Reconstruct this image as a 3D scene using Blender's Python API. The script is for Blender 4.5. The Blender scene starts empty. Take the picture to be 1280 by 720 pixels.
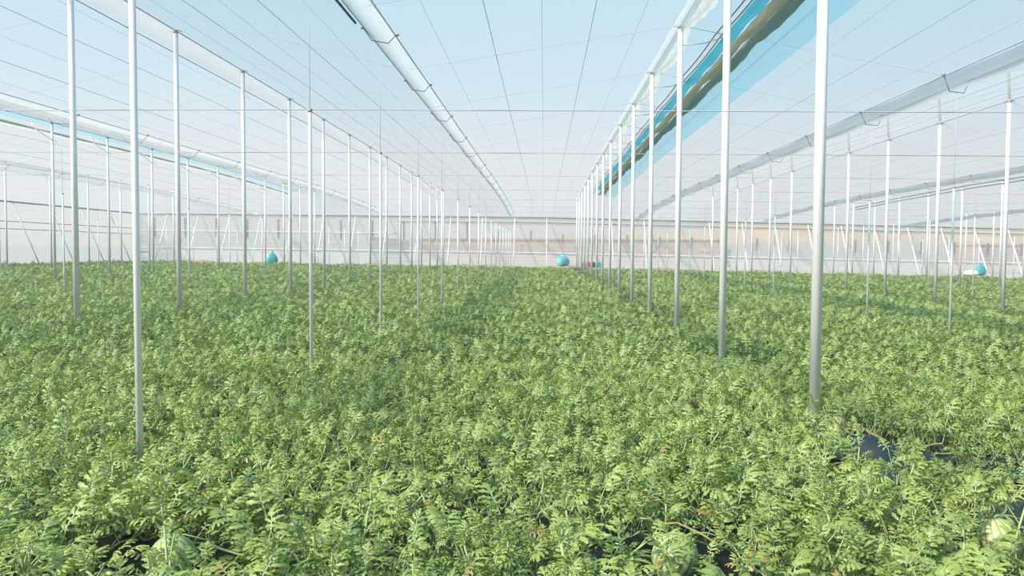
import bpy, math, random
import numpy as np
from mathutils import Vector, Matrix

C = bpy.context.scene.collection
SC = bpy.context.scene
PI = math.pi
random.seed(7)
RNG = np.random.default_rng(11)

# ------------------------------------------------------------------ camera, light, exposure
CAMZ = 1.9            # camera height above the ground; X right, Y along the rows
F = 1000.0            # focal length in pixels of the 1280 px wide frame
v_fwd = Vector((40, 46, -F)).normalized()
v_up = Vector((.0045, 1, (46 + .0045 * 40) / F)).normalized()
v_right = v_fwd.cross(v_up)
rot = Matrix((v_right, v_fwd, v_up))
cam = bpy.data.objects.new('camera', bpy.data.cameras.new('camera'))
cam.data.lens = F / 1280 * 36; cam.data.sensor_width = 36; cam.data.clip_end = 2000; cam.data.clip_start = .05
M4 = rot.to_4x4(); M4.translation = Vector((0, 0, CAMZ)); cam.matrix_world = M4
C.objects.link(cam); SC.camera = cam

sun = bpy.data.objects.new('sun', bpy.data.lights.new('sun', 'SUN'))
sun.data.energy = 7.5; sun.data.angle = math.radians(4); sun.data.color = (1, .93, .82)
sun.rotation_euler = Vector((-.80, -.62, .72)).to_track_quat('Z', 'Y').to_euler()
C.objects.link(sun)

w = bpy.data.worlds.new('sky'); SC.world = w; w.use_nodes = True
nt = w.node_tree; nt.nodes.clear()
tc = nt.nodes.new('ShaderNodeTexCoord'); sx = nt.nodes.new('ShaderNodeSeparateXYZ'); rp = nt.nodes.new('ShaderNodeValToRGB')
bg = nt.nodes.new('ShaderNodeBackground'); wo = nt.nodes.new('ShaderNodeOutputWorld')
nt.links.new(tc.outputs['Generated'], sx.inputs[0]); nt.links.new(sx.outputs['Z'], rp.inputs[0])
nt.links.new(rp.outputs[0], bg.inputs[0]); nt.links.new(bg.outputs[0], wo.inputs[0])
e = rp.color_ramp.elements
e[0].position = 0.0; e[0].color = (.82, .83, .83, 1)
e[1].position = 1.0; e[1].color = (.20, .44, .68, 1)
for p_, c_ in ((.10, (.78, .80, .815, 1)), (.20, (.56, .75, .86, 1)), (.42, (.31, .64, .83, 1))):
    q = e.new(p_); q.color = c_
bg.inputs[1].default_value = 1.06

SC.view_settings.view_transform = 'Standard'; SC.view_settings.look = 'None'
SC.view_settings.exposure = 0.0; SC.view_settings.gamma = 1.0
SC.view_settings.use_curve_mapping = False
SC.cycles.max_bounces = 8; SC.cycles.diffuse_bounces = 4; SC.cycles.glossy_bounces = 3
SC.cycles.transmission_bounces = 6; SC.cycles.transparent_max_bounces = 32
SC.cycles.use_denoising = True; SC.cycles.sample_clamp_indirect = 6

# ------------------------------------------------------------------ materials
def new_mat(name):
    m = bpy.data.materials.new(name); m.use_nodes = True
    return m, m.node_tree, m.node_tree.nodes['Principled BSDF']

def plain(name, col, rough=.6, metal=0, spec=.5, noise=0, nscale=8, bump=0):
    m, t, b = new_mat(name)
    b.inputs['Base Color'].default_value = (*col, 1); b.inputs['Roughness'].default_value = rough
    b.inputs['Metallic'].default_value = metal; b.inputs['Specular IOR Level'].default_value = spec
    if noise or bump:
        n = t.nodes.new('ShaderNodeTexNoise'); n.inputs['Scale'].default_value = nscale; n.inputs['Detail'].default_value = 5
        g = t.nodes.new('ShaderNodeNewGeometry'); t.links.new(g.outputs['Position'], n.inputs['Vector'])
        if noise:
            mx = t.nodes.new('ShaderNodeMix'); mx.data_type = 'RGBA'
            mx.inputs[6].default_value = (*[c * (1 - noise) for c in col], 1)
            mx.inputs[7].default_value = (*[min(1, c * (1 + noise)) for c in col], 1)
            t.links.new(n.outputs['Fac'], mx.inputs[0]); t.links.new(mx.outputs[2], b.inputs['Base Color'])
        if bump:
            bp = t.nodes.new('ShaderNodeBump'); bp.inputs['Strength'].default_value = bump
            t.links.new(n.outputs['Fac'], bp.inputs['Height']); t.links.new(bp.outputs[0], b.inputs['Normal'])
    return m

def sheet(name, col, clear, clear_col=(1, 1, 1), trans=.6, stretch=None, amount=.15, fine=None, wall=False):
    """Plastic film: part see-through, part milky (diffuse and translucent)."""
    m = bpy.data.materials.new(name); m.use_nodes = True; t = m.node_tree; t.nodes.clear()
    N = t.nodes.new; L = t.links.new
    out = N('ShaderNodeOutputMaterial'); tr = N('ShaderNodeBsdfTransparent'); tr.inputs[0].default_value = (*clear_col, 1)
    d = N('ShaderNodeBsdfDiffuse'); tl = N('ShaderNodeBsdfTranslucent')
    d.inputs[0].default_value = (*col, 1); tl.inputs[0].default_value = (*col, 1)
    mm = N('ShaderNodeMixShader'); mm.inputs[0].default_value = trans; L(d.outputs[0], mm.inputs[1]); L(tl.outputs[0], mm.inputs[2])
    mix = N('ShaderNodeMixShader'); mix.inputs[0].default_value = 1 - clear
    L(tr.outputs[0], mix.inputs[1]); L(mm.outputs[0], mix.inputs[2]); L(mix.outputs[0], out.inputs[0])
    if stretch:
        g = N('ShaderNodeNewGeometry'); mp = N('ShaderNodeVectorMath'); mp.operation = 'MULTIPLY'; mp.inputs[1].default_value = stretch
        n = N('ShaderNodeTexNoise'); n.inputs['Scale'].default_value = 1; n.inputs['Detail'].default_value = 4
        L(g.outputs['Position'], mp.inputs[0]); L(mp.outputs[0], n.inputs['Vector'])
        mr = N('ShaderNodeMapRange'); mr.inputs[1].default_value = .3; mr.inputs[2].default_value = .7
        mr.inputs[3].default_value = 1 - clear - amount; mr.inputs[4].default_value = 1 - clear + amount
        L(n.outputs['Fac'], mr.inputs[0]); L(mr.outputs[0], mix.inputs[0])
    return m

M = {}
M['galv'] = plain('galvanised_steel', (.86, .87, .89), .42, .12, .5, .05, 30)
M['thin'] = plain('thin_pole_steel', (.78, .79, .80), .45, .15, .5, .08, 30)
M['brace'] = plain('white_brace', (.85, .86, .86), .5)
M['wire'] = plain('wire', (.50, .56, .60), .6, .1)
M['cap'] = plain('cap_wire', (.38, .40, .38), .6)
M['concrete'] = plain('concrete', (.55, .54, .50), .9, 0, .3, .15, 20)
M['clamp'] = plain('clamp', (.28, .32, .32), .6)
M['roof'] = sheet('roof_film', (.56, .57, .59), .74, (1, 1, 1), .72, (.9, .06, .6), .05)
M['wall_l'] = sheet('side_film', (.56, .56, .56), .35, (1, 1, 1), .6, (.3, .3, 7), .10)
M['wall_l2'] = sheet('side_film_low', (.50, .51, .53), .10, (1, 1, 1), .6, (.3, .3, 7), .05)
M['gutter'] = sheet('gutter_film', (.66, .67, .67), .50, (.98, .99, .99), .72, (2, .3, 2), .08)
M['pale_band'] = sheet('pale_band', (.62, .59, .59), .45, (1, 1, 1), .7)
M['teal_sheet'] = sheet('teal_film', (.38, .60, .66), .68, (.64, .91, .98), .75, (.4, .15, .4), .08)
M['blue_strip'] = sheet('blue_strip', (.08, .42, .52), .15, (.3, .8, .95), .7)
M['fabric'] = sheet('gathered_fabric', (.76, .73, .64), .03, (1, 1, 1), .45, (5, 2, 5), .03)
M['green_roll'] = sheet('green_roll', (.42, .48, .44), .25, (.6, .8, .75), .5, (3, 1, 3), .1)
M['cream'] = sheet('cream_fabric', (.93, .91, .87), .32, (1, 1, 1), .75)
M['wall_up'] = sheet('wall_film_clear', (.84, .83, .81), .42, (1, 1, 1), .62, (.5, .5, 5), .10)
M['wall_mid'] = sheet('wall_film_milky', (.82, .82, .82), .32, (1, 1, 1), .6, (.3, .3, 7), .14)
M['wall_low'] = sheet('wall_film_white', (.90, .91, .93), .20, (1, 1, 1), .5, (.06, .3, 7), .22)
M['frame_dark'] = plain('grey_frame', (.30, .33, .33), .6, .2)
M['post_dark'] = plain('dark_post', (.10, .11, .10), .8)
M['soil'] = plain('bare_soil', (.46, .33, .22), .95, 0, .2, .2, 1.5, .3)
M['bank'] = plain('orange_bank', (.56, .38, .25), .95, 0, .2, .30, .12)
M['neigh'] = plain('neighbour_film', (.42, .44, .43), .8, 0, .3, .12, .4)
M['brick'] = plain('brown_building', (.42, .28, .22), .9, 0, .2, .35, .5)
M['bag'] = plain('blue_sack', (.22, .60, .68), .55, 0, .4, .25, 5, .5)
M['bag_teal'] = plain('teal_sack', (.04, .38, .42), .55, 0, .4, .2, 5, .5)
M['bag_white'] = plain('white_sack', (.80, .82, .82), .55, 0, .4, .1, 5, .5)
M['pink'] = plain('pink_plastic', (.45, .06, .13), .5)
M['navy'] = plain('dark_plastic', (.05, .05, .09), .5)
M['teal_box'] = plain('teal_plastic', (.06, .30, .32), .5)
M['stem'] = plain('vine_stem', (.42, .52, .24), .7, 0, .3, .12, 20)
M['drystem'] = plain('dry_stem', (.36, .31, .13), .85, 0, .2, .3, 25)
M['flower'] = plain('flower_yellow', (.85, .66, .08), .6)

# black mulch film on the floor
m, t, b = new_mat('black_mulch')
g = t.nodes.new('ShaderNodeNewGeometry')
n = t.nodes.new('ShaderNodeTexNoise'); n.inputs['Scale'].default_value = 1.3; n.inputs['Detail'].default_value = 6
cr = t.nodes.new('ShaderNodeValToRGB'); cr.color_ramp.elements[0].color = (.010, .013, .020, 1); cr.color_ramp.elements[1].color = (.030, .034, .040, 1)
cr.color_ramp.elements[0].position = .35; cr.color_ramp.elements[1].position = .75
t.links.new(g.outputs['Position'], n.inputs['Vector']); t.links.new(n.outputs['Fac'], cr.inputs[0]); t.links.new(cr.outputs[0], b.inputs['Base Color'])
n2 = t.nodes.new('ShaderNodeTexNoise'); n2.inputs['Scale'].default_value = 7; n2.inputs['Detail'].default_value = 4
t.links.new(g.outputs['Position'], n2.inputs['Vector'])
bp = t.nodes.new('ShaderNodeBump'); bp.inputs['Strength'].default_value = .6; bp.inputs['Distance'].default_value = .05
t.links.new(n2.outputs['Fac'], bp.inputs['Height']); t.links.new(bp.outputs[0], b.inputs['Normal'])
b.inputs['Roughness'].default_value = .42
M['mulch'] = m

# leaves: attribute "leaf" holds r = leaf to leaf variation, g = pale rib, b = dryness
def leaf_mat(name):
    m = bpy.data.materials.new(name); m.use_nodes = True; t = m.node_tree; t.nodes.clear(); N = t.nodes.new; L = t.links.new
    at = N('ShaderNodeAttribute'); at.attribute_name = 'leaf'; sp = N('ShaderNodeSeparateColor'); L(at.outputs['Color'], sp.inputs[0])
    ramp = N('ShaderNodeValToRGB'); el = ramp.color_ramp.elements
    el[0].position = 0; el[0].color = (.165, .28, .09, 1); el[1].position = 1; el[1].color = (.47, .53, .14, 1)
    for p_, c_ in ((.3, (.25, .37, .09, 1)), (.65, (.385, .49, .10, 1))):
        q = el.new(p_); q.color = c_
    oi = N('ShaderNodeObjectInfo'); ad = N('ShaderNodeMath'); ad.operation = 'MULTIPLY_ADD'; ad.inputs[1].default_value = .14
    L(oi.outputs['Random'], ad.inputs[0]); L(sp.outputs[0], ad.inputs[2])
    # broad patches of yellower and bluer foliage over the field
    g = N('ShaderNodeNewGeometry'); n = N('ShaderNodeTexNoise'); n.inputs['Scale'].default_value = .55; n.inputs['Detail'].default_value = 3
    L(g.outputs['Position'], n.inputs['Vector']); a2 = N('ShaderNodeMath'); a2.operation = 'MULTIPLY_ADD'; a2.inputs[1].default_value = .5
    L(n.outputs['Fac'], a2.inputs[0]); L(ad.outputs[0], a2.inputs[2])
    a3 = N('ShaderNodeMath'); a3.operation = 'SUBTRACT'; a3.inputs[1].default_value = .30; a3.use_clamp = True
    L(a2.outputs[0], a3.inputs[0]); L(a3.outputs[0], ramp.inputs[0])
    mr = N('ShaderNodeMix'); mr.data_type = 'RGBA'; mr.inputs[7].default_value = (.55, .64, .42, 1)
    L(sp.outputs[1], mr.inputs[0]); L(ramp.outputs[0], mr.inputs[6])
    md = N('ShaderNodeMix'); md.data_type = 'RGBA'; md.inputs[7].default_value = (.40, .28, .08, 1)
    L(sp.outputs[2], md.inputs[0]); L(mr.outputs[2], md.inputs[6])
    d = N('ShaderNodeBsdfDiffuse'); tl = N('ShaderNodeBsdfTranslucent'); gl = N('ShaderNodeBsdfGlossy'); gl.inputs['Roughness'].default_value = .5
    L(md.outputs[2], d.inputs[0]); L(md.outputs[2], tl.inputs[0]); gl.inputs[0].default_value = (.8, .9, 1, 1)
    m1 = N('ShaderNodeMixShader'); m1.inputs[0].default_value = .30; L(d.outputs[0], m1.inputs[1]); L(tl.outputs[0], m1.inputs[2])
    m2 = N('ShaderNodeMixShader'); m2.inputs[0].default_value = .06; L(m1.outputs[0], m2.inputs[1]); L(gl.outputs[0], m2.inputs[2])
    out = N('ShaderNodeOutputMaterial'); L(m2.outputs[0], out.inputs[0])
    return m
M['leaf'] = leaf_mat('watermelon_leaf')

# striped rind
def rind(name, light, dark):
    m, t, b = new_mat(name); N = t.nodes.new; L = t.links.new
    tcx = N('ShaderNodeTexCoord'); s = N('ShaderNodeSeparateXYZ'); L(tcx.outputs['Object'], s.inputs[0])
    at = N('ShaderNodeMath'); at.operation = 'ARCTAN2'; L(s.outputs['Y'], at.inputs[0]); L(s.outputs['X'], at.inputs[1])
    nz = N('ShaderNodeTexNoise'); nz.inputs['Scale'].default_value = 22; nz.inputs['Detail'].default_value = 4; L(tcx.outputs['Object'], nz.inputs['Vector'])
    a = N('ShaderNodeMath'); a.operation = 'MULTIPLY'; a.inputs[1].default_value = 17; L(at.outputs[0], a.inputs[0])
    a2 = N('ShaderNodeMath'); a2.operation = 'MULTIPLY_ADD'; a2.inputs[1].default_value = 2.6; L(nz.outputs['Fac'], a2.inputs[0]); L(a.outputs[0], a2.inputs[2])
    sn = N('ShaderNodeMath'); sn.operation = 'SINE'; L(a2.outputs[0], sn.inputs[0])
    mr = N('ShaderNodeMapRange'); mr.inputs[1].default_value = .0; mr.inputs[2].default_value = .7; L(sn.outputs[0], mr.inputs[0])
    mx = N('ShaderNodeMix'); mx.data_type = 'RGBA'; mx.inputs[6].default_value = (*light, 1); mx.inputs[7].default_value = (*dark, 1)
    L(mr.outputs[0], mx.inputs[0]); L(mx.outputs[2], b.inputs['Base Color']); b.inputs['Roughness'].default_value = .45
    return m
M['rind'] = rind('striped_rind', (.50, .60, .28), (.20, .34, .14))
M['rind_y'] = rind('yellow_striped_rind', (.62, .62, .28), (.30, .38, .14))

# ------------------------------------------------------------------ mesh helpers
def ground(x):
    return (-.010 if x < 0 else -.017) * x

class MB:
    def __init__(s): s.v = []; s.f = []
    def quad(s, a, b, c, d):
        n = len(s.v); s.v += [tuple(a), tuple(b), tuple(c), tuple(d)]; s.f.append((n, n + 1, n + 2, n + 3)); return s
    def box(s, x0, x1, y0, y1, z0, z1):
        n = len(s.v)
        s.v += [(x, y, z) for z in (z0, z1) for x, y in ((x0, y0), (x1, y0), (x1, y1), (x0, y1))]
        s.f += [tuple(n + i for i in q) for q in ((3, 2, 1, 0), (4, 5, 6, 7), (0, 1, 5, 4), (1, 2, 6, 5), (2, 3, 7, 6), (3, 0, 4, 7))]
        return s
    def tube(s, pts, r, k=8, cap=True):
        pts = [Vector(p) for p in pts]; rs = r if isinstance(r, (list, tuple)) else [r] * len(pts)
        base = len(s.v); ref = None
        for i, p in enumerate(pts):
            d = (pts[min(i + 1, len(pts) - 1)] - pts[max(i - 1, 0)]).normalized()
            if ref is None:
                ref = Vector((0, 0, 1)) if abs(d.z) < .9 else Vector((1, 0, 0))
            a = d.cross(ref).normalized(); bb = a.cross(d).normalized(); ref = bb
            for j in range(k):
                th = 2 * PI * j / k
                s.v.append(tuple(p + (a * math.cos(th) + bb * math.sin(th)) * rs[i]))
        for i in range(len(pts) - 1):
            for j in range(k):
                s.f.append((base + i * k + j, base + i * k + (j + 1) % k, base + (i + 1) * k + (j + 1) % k, base + (i + 1) * k + j))
        if cap:
            s.f.append(tuple(base + j for j in range(k))[::-1]); s.f.append(tuple(base + (len(pts) - 1) * k + j for j in range(k)))
        return s
    def grid(s, fn, nu, nv, wrap=False):
        base = len(s.v)
        for i in range(nu + 1):
            for j in range(nv + (0 if wrap else 1)):
                s.v.append(tuple(fn(i / nu, j / nv)))
        k = nv + (0 if wrap else 1)
        for i in range(nu):
            for j in range(nv):
                j2 = (j + 1) % k if wrap else j + 1
                s.f.append((base + i * k + j, base + (i + 1) * k + j, base + (i + 1) * k + j2, base + i * k + j2))
        return s
    def build(s, name, mat, parent=None, smooth=True, solid=0):
        me = bpy.data.meshes.new(name); me.from_pydata(s.v, [], s.f); me.materials.append(mat)
        if smooth and len(me.polygons): me.polygons.foreach_set('use_smooth', [True] * len(me.polygons))
        me.update()
        o = bpy.data.objects.new(name, me); C.objects.link(o)
        if parent: o.parent = parent
        if solid:
            md = o.modifiers.new('thickness', 'SOLIDIFY'); md.thickness = solid
        return o

def tag(o, label=None, cat=None, group=None, kind=None):
    if label: o['label'] = label
    if cat: o['category'] = cat
    if group: o['group'] = group
    if kind: o['kind'] = kind
    return o

def empty(name, loc=(0, 0, 0)):
    o = bpy.data.objects.new(name, None); C.objects.link(o); o.location = loc; o.empty_display_size = .1
    return o

def copy_tree(o, parent=None):
    c = o.copy(); C.objects.link(c)
    if parent: c.parent = parent
    for ch in list(o.children): copy_tree(ch, c)
    return c

# ------------------------------------------------------------------ layout of the greenhouse
DT = 4.386                       # pole spacing along a row
YW = 75.8                        # back wall
XL, XR = -39.5, 49.0
# x, is ridge, phase, roof height over camera, thin pole top over camera
LINES = [(-32.5, 1, .77, 5.30, 0), (-26.9, 0, .80, 4.10, 1.80), (-21.2, 1, .73, 5.46, 0), (-14.9, 0, .54, 4.12, 1.72),
         (-9.07, 1, .46, 5.40, 0), (-2.98, 0, .31, 3.90, 1.78), (2.85, 1, .93, 4.80, 0), (8.68, 0, .97, 3.65, 1.40),
         (14.5, 1, .89, 4.80, 0), (20.3, 0, .82, 3.60, 1.75), (26.0, 1, .65, 4.20, 0), (31.9, 0, .70, 2.95, 1.2),
         (37.7, 1, .7, 3.60, 0), (43.4, 0, .7, 2.5, 1.0)]

def wall_top(x):
    return CAMZ + 3.18 + (-.0075 if x < 0 else -.021) * x

def prof():
    pts = [(XL, wall_top(XL))] + [(l[0], l[3] + CAMZ) for l in LINES] + [(XR, wall_top(XR))]
    return pts
PR = prof()
def roof_z(x, y=20):
    for (x0, z0), (x1, z1) in zip(PR[:-1], PR[1:]):
        if x <= x1 or x1 == XR:
            z = z0 + (z1 - z0) * (x - x0) / (x1 - x0); break
    s = min(1, max(0, (y - 46) / (YW - 46)))
    low = min(z, wall_top(x) + .0)
    rid = (z - (wall_top(x))) 
    # the roof comes down to the wall at the end: valleys gradually, ridges in the last bay
    vz = z - s ** 2 * max(0, 3.9 - 3.18) if rid > 0 else z
    e_ = min(1, max(0, (y - 71.5) / (YW - 71.5)))
    return vz * (1 - e_) + wall_top(x) * e_

# floor under the plants
mb = MB(); xs = [-60, XL, -20, 0, 20, 35, XR, 70]
for a, b_ in zip(xs[:-1], xs[1:]):
    for y0, y1 in ((-6, 20), (20, 74.2)):
        if a < XL or b_ > XR: continue
        mb.quad((a, y0, ground(a)), (b_, y0, ground(b_)), (b_, y1, ground(b_)), (a, y1, ground(a)))
tag(mb.build('floor', M['mulch'], smooth=False), kind='structure')
mb = MB()
mb.grid(lambda u, v: (-260 + 520 * u, 73.9 + 300 * v ** 2, ground(max(XL, min(XR, -260 + 520 * u))) + (.0 if v < .01 else .02)), 60, 20)
tag(mb.build('ground', M['soil']), kind='structure')
# strip of bare soil at the foot of the back wall
mb = MB()
def soilstrip(u, v):
    x = XL + (XR - XL) * u
    h = .42 + .12 * math.sin(x * .7) + .08 * math.sin(x * 2.3 + 1)
    return (x, 73.6 + 2.1 * v, ground(x) + .02 + h * math.sin(PI * min(1, v * 1.2) * .6))
mb.grid(soilstrip, 160, 6)
tag(mb.build('soil_strip', M['soil']), kind='structure')

# roof film
mb = MB(); xs = []
for (x0, _), (x1, _) in zip(PR[:-1], PR[1:]): xs += [x0 + (x1 - x0) * k / 4 for k in range(4)]
xs.append(XR)
ys = [-8, 0, 10, 20, 30, 40, 46, 50, 54, 58, 62, 66, 69, 71.5, 73, 74.5, YW]
VENTS = [(2.85, 3.65), (-22.2, -21.2)]           # open slots beside two ridges
def in_vent(a, b_, y):
    return any(a >= v0 - .01 and b_ <= v1 + .01 for v0, v1 in VENTS) and y < 64
xs = sorted(set([round(x, 4) for x in xs] + [3.65, 2.85, -22.2, -21.2]))
idx = {}
for i, x in enumerate(xs):
    for j, y in enumerate(ys):
        idx[i, j] = len(mb.v); mb.v.append((x, y, roof_z(x, y)))
for i in range(len(xs) - 1):
    for j in range(len(ys) - 1):
        if in_vent(xs[i], xs[i + 1], ys[j]): continue
        mb.f.append((idx[i, j], idx[i + 1, j], idx[i + 1, j + 1], idx[i, j + 1]))
tag(mb.build('ceiling', M['roof'], smooth=False), kind='structure')

# back wall in three bands of film, left side wall
def wall_band(mb, z0, z1, xa, xb, y, n=120, wav=.03):
    mb.grid(lambda u, v: (xa + (xb - xa) * u, y + wav * math.sin(u * 400 + 3 * v) * math.sin(u * 37), z0(xa + (xb - xa) * u) * (1 - v) + z1(xa + (xb - xa) * u) * v), n, 6)
def zlow(x): return ground(x) - .05
def zmid(x): return ground(x) + 1.75
def zup(x): return ground(x) + 2.75
par = empty('wall_back', (0, 0, 0)); tag(par, kind='structure')
for nm, za, zb, mt in (('wall_back_lower', zlow, zmid, 'wall_low'), ('wall_back_middle', zmid, zup, 'wall_mid'), ('wall_back_upper', zup, wall_top, 'wall_up')):
    mb = MB(); wall_band(mb, za, zb, XL, XR, YW, 300); tag(mb.build(nm, M[mt], par), kind='structure')
par = empty('wall_left', (0, 0, 0)); tag(par, kind='structure')
for nm, za, zb, mt in (('wall_left_lower', zlow, zmid, 'wall_l2'), ('wall_left_middle', zmid, zup, 'wall_l'), ('wall_left_upper', zup, wall_top, 'wall_l')):
    mb = MB(); a, b_ = za(XL), zb(XL)
    mb.grid(lambda u, v: (XL + .03 * math.sin(u * 300), YW * u + -8 * (1 - u), a + (b_ - a) * v), 120, 4)
    tag(mb.build(nm, M[mt], par), kind='structure')
mb = MB(); mb.grid(lambda u, v: (XR, -8 + (YW + 8) * u, ground(XR) + (wall_top(XR) - ground(XR)) * v), 20, 4)
tag(mb.build('wall_right', M['wall_mid']), kind='structure')

# rails along the walls
def rail(name, zoff, r, mat, label, y=YW - .12, x0=XL, x1=XR):
    mb = MB(); mb.tube([(x0 + (x1 - x0) * k / 30, y, zoff(x0 + (x1 - x0) * k / 30)) for k in range(31)], r, 6)
    return tag(mb.build(name, mat), label, 'rail')
rail('top_rail', lambda x: wall_top(x) - .02, .075, M['frame_dark'], 'grey tube running along the very top of the far plastic wall')
rail('wall_rail', lambda x: wall_top(x) - .50, .05, M['frame_dark'], 'thinner grey tube just below the top tube of the far wall', x0=-14)
rail('middle_rail', lambda x: wall_top(x) - 1.62, .035, M['brace'], 'pale tube across the left half of the far wall at mid height', x0=XL, x1=-14)
rail('low_rail', lambda x: ground(x) + 1.75, .04, M['brace'], 'pale rail along the upper edge of the white lower skirt of the far wall')
for z_, r_, lb in ((0, .07, 'grey tube along the top of the left plastic side wall'), (-1.45, .03, 'dark wire line high on the left side wall'), (-2.0, .03, 'dark wire line at mid height of the left side wall')):
    mb = MB(); mb.tube([(XL + .12, -8, wall_top(XL) + z_), (XL + .12, YW, wall_top(XL) + z_)], r_, 6)
    tag(mb.build('side_wall_rail', M['frame_dark']), lb, 'rail')

ORD = ['nearest', 'second nearest', 'third nearest', 'fourth nearest', 'fifth nearest', 'sixth nearest', 'seventh nearest', 'eighth nearest', 'ninth nearest', 'tenth nearest',
       'eleventh nearest', 'twelfth nearest', 'thirteenth nearest', 'fourteenth nearest', 'fifteenth nearest', 'sixteenth nearest', 'seventeenth nearest', 'eighteenth nearest']
CNT = ['first', 'second', 'third', 'fourth', 'fifth', 'sixth', 'seventh', 'eighth', 'ninth', 'tenth', 'eleventh', 'twelfth', 'thirteenth', 'fourteenth', 'fifteenth', 'sixteenth', 'seventeenth',
       'eighteenth', 'nineteenth', 'twentieth', 'twenty-first', 'twenty-second', 'twenty-third', 'twenty-fourth', 'twenty-fifth', 'twenty-sixth', 'twenty-seventh', 'twenty-eighth', 'twenty-ninth', 'thirtieth']

# short dark posts outside the back wall, inside braces leaning to it
def px(x, y): return 680 + 1000 * x / y
post0 = None; k = 0
x = -37.6
while x < 46:
    mb = MB(); z0 = ground(x) + 2.35; z1 = wall_top(x) - .55
    if post0 is None:
        o = mb.box(-.09, .09, -.07, .07, 0, 1.9).build('wall_post', M['post_dark'], smooth=False); post0 = o
    else:
        o = post0.copy(); C.objects.link(o)
    o.location = (x, YW + .25, ground(x) + (2.7 if x < 0 else 2.4)); o.scale = (.8, 1, 1 if x < -6 else .6)
    tag(o, 'short dark post behind the far plastic wall, %s from its left corner' % CNT[k], 'post', 'dark posts behind the far wall')
    k += 1; x += 3.03

def make_brace(top, foot, name='wall_brace', r=.05):
    t_ = Vector(top); f_ = Vector(foot)
    root = empty(name, f_)
    MB().tube([(0, 0, 0), tuple(t_ - f_)], r, 8).build('tube', M['brace'], root)
    MB().tube([(0, 0, -.1), (0, 0, .12)], .12, 8).build('footing', M['concrete'], root)
    return root
k = 0; x = -36.1
while x < 45:
    o = make_brace((x, YW - .2, wall_top(x) - .1), (x, YW - 3.1, ground(x) + .0))
    tag(o, 'white diagonal brace leaning against the far wall, %s from its left corner' % CNT[k], 'brace', 'braces along the far wall')
    k += 1; x += 3.03
k = 0
for t_ in range(16, 9, -1):
    y = (t_ + .2) * DT
    o = make_brace((XL + .2, y, wall_top(XL) - .1), (XL + 2.3, y, ground(XL + 2.3)))
    tag(o, 'white diagonal brace leaning on the left side wall, %s out from the far corner' % CNT[k], 'brace', 'braces along the left side wall'); k += 1
# dark corner post and side wall post
for y, lb in ((YW - .3, 'dark upright post in the far left corner of the greenhouse'), (70.8, 'dark upright post standing against the left side wall')):
    tag(MB().box(XL + .2, XL + .34, y - .06, y + .06, ground(XL), wall_top(XL)).build('wall_post', M['frame_dark'], smooth=False), lb, 'post')

# ------------------------------------------------------------------ poles
def make_thick(h):
    root = empty('thick_pole')
    MB().tube([(0, 0, .22), (0, 0, h)], .057, 20).build('shaft', M['galv'], root)
    mb = MB(); mb.tube([(-.15, 0, h - .02), (-.06, 0, h + .03), (.06, 0, h + .03), (.15, 0, h - .02)], .012, 6); mb.tube([(0, 0, h - .05), (0, 0, h + .01)], .066, 16)
    mb.build('cap', M['cap'], root)
    mb = MB(); mb.tube([(0, 0, -.05), (0, 0, .12)], [.15, .10], 12); mb.tube([(0, 0, .1), (0, 0, .26)], .03, 10); mb.build('footing', M['concrete'], root)
    return root
def make_thin(h, up):
    root = empty('thin_pole')
    MB().tube([(0, 0, .12), (0, 0, h)], .0245, 12).build('shaft', M['thin'], root)
    MB().tube([(0, 0, h - .03), (0, 0, h + .012)], .030, 10).build('cap', M['cap'], root)
    MB().tube([(0, 0, h), (0, 0, h + up)], .004, 5).build('hanger_wire', M['wire'], root)
    mb = MB(); mb.tube([(0, 0, -.05), (0, 0, .10)], [.11, .07], 10); mb.tube([(0, 0, .08), (0, 0, .14)], .018, 8); mb.build('footing', M['concrete'], root)
    return root
ROWW = {-2.98: 'first row left of the centre strip', -9.07: 'second row left of the centre strip', -14.9: 'third row left of the centre strip',
        -21.2: 'fourth row left of the centre strip', -26.9: 'fifth row left of the centre strip', -32.5: 'sixth row left of the centre strip',
        2.85: 'first row right of the centre strip', 8.68: 'second row right of the centre strip', 14.5: 'third row right of the centre strip',
        20.3: 'fourth row right of the centre strip', 26.0: 'fifth row right of the centre strip', 31.9: 'sixth row right of the centre strip', 37.7: 'seventh row right of the centre strip'}
POLES = []
for (x, ridge, ph, zr, zt) in LINES:
    if x not in ROWW: continue
    gz = ground(x)
    proto = None; k = 0
    for n_ in range(1 if abs(x) < 4 else 0, 18):
        y = (n_ + ph) * DT
        if y > 73.5 or y < 3: continue
        if not (-30 < px(x, y) < 1310): continue
        H_ = CAMZ + (zr if ridge else zt) - gz
        if x == -2.98 and k == 0:                 # the nearest one stands a little taller
            o = make_thin(H_ + .12, zr - zt - .4)
        elif proto is None:
            proto = o = make_thick(H_ - .04) if ridge else make_thin(H_, zr - zt - .25)
        else:
            o = copy_tree(proto)
        if proto is o and x == 14.5: MB().tube([(0, 0, H_ + .02), (-.06, 0, H_ + .85)], .045, 10).build('upper_tube', M['pale_band'], o)
        o.scale = (1, 1, 1); o.location = (x, y, gz); POLES.append((x, y))
        kind = 'thick bright steel pole' if ridge else 'thin grey steel pole'
        tag(o, '%s, %s in the %s' % (kind, ORD[k], ROWW[x]), 'pole', 'poles of the ' + ROWW[x]); k += 1


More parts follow.
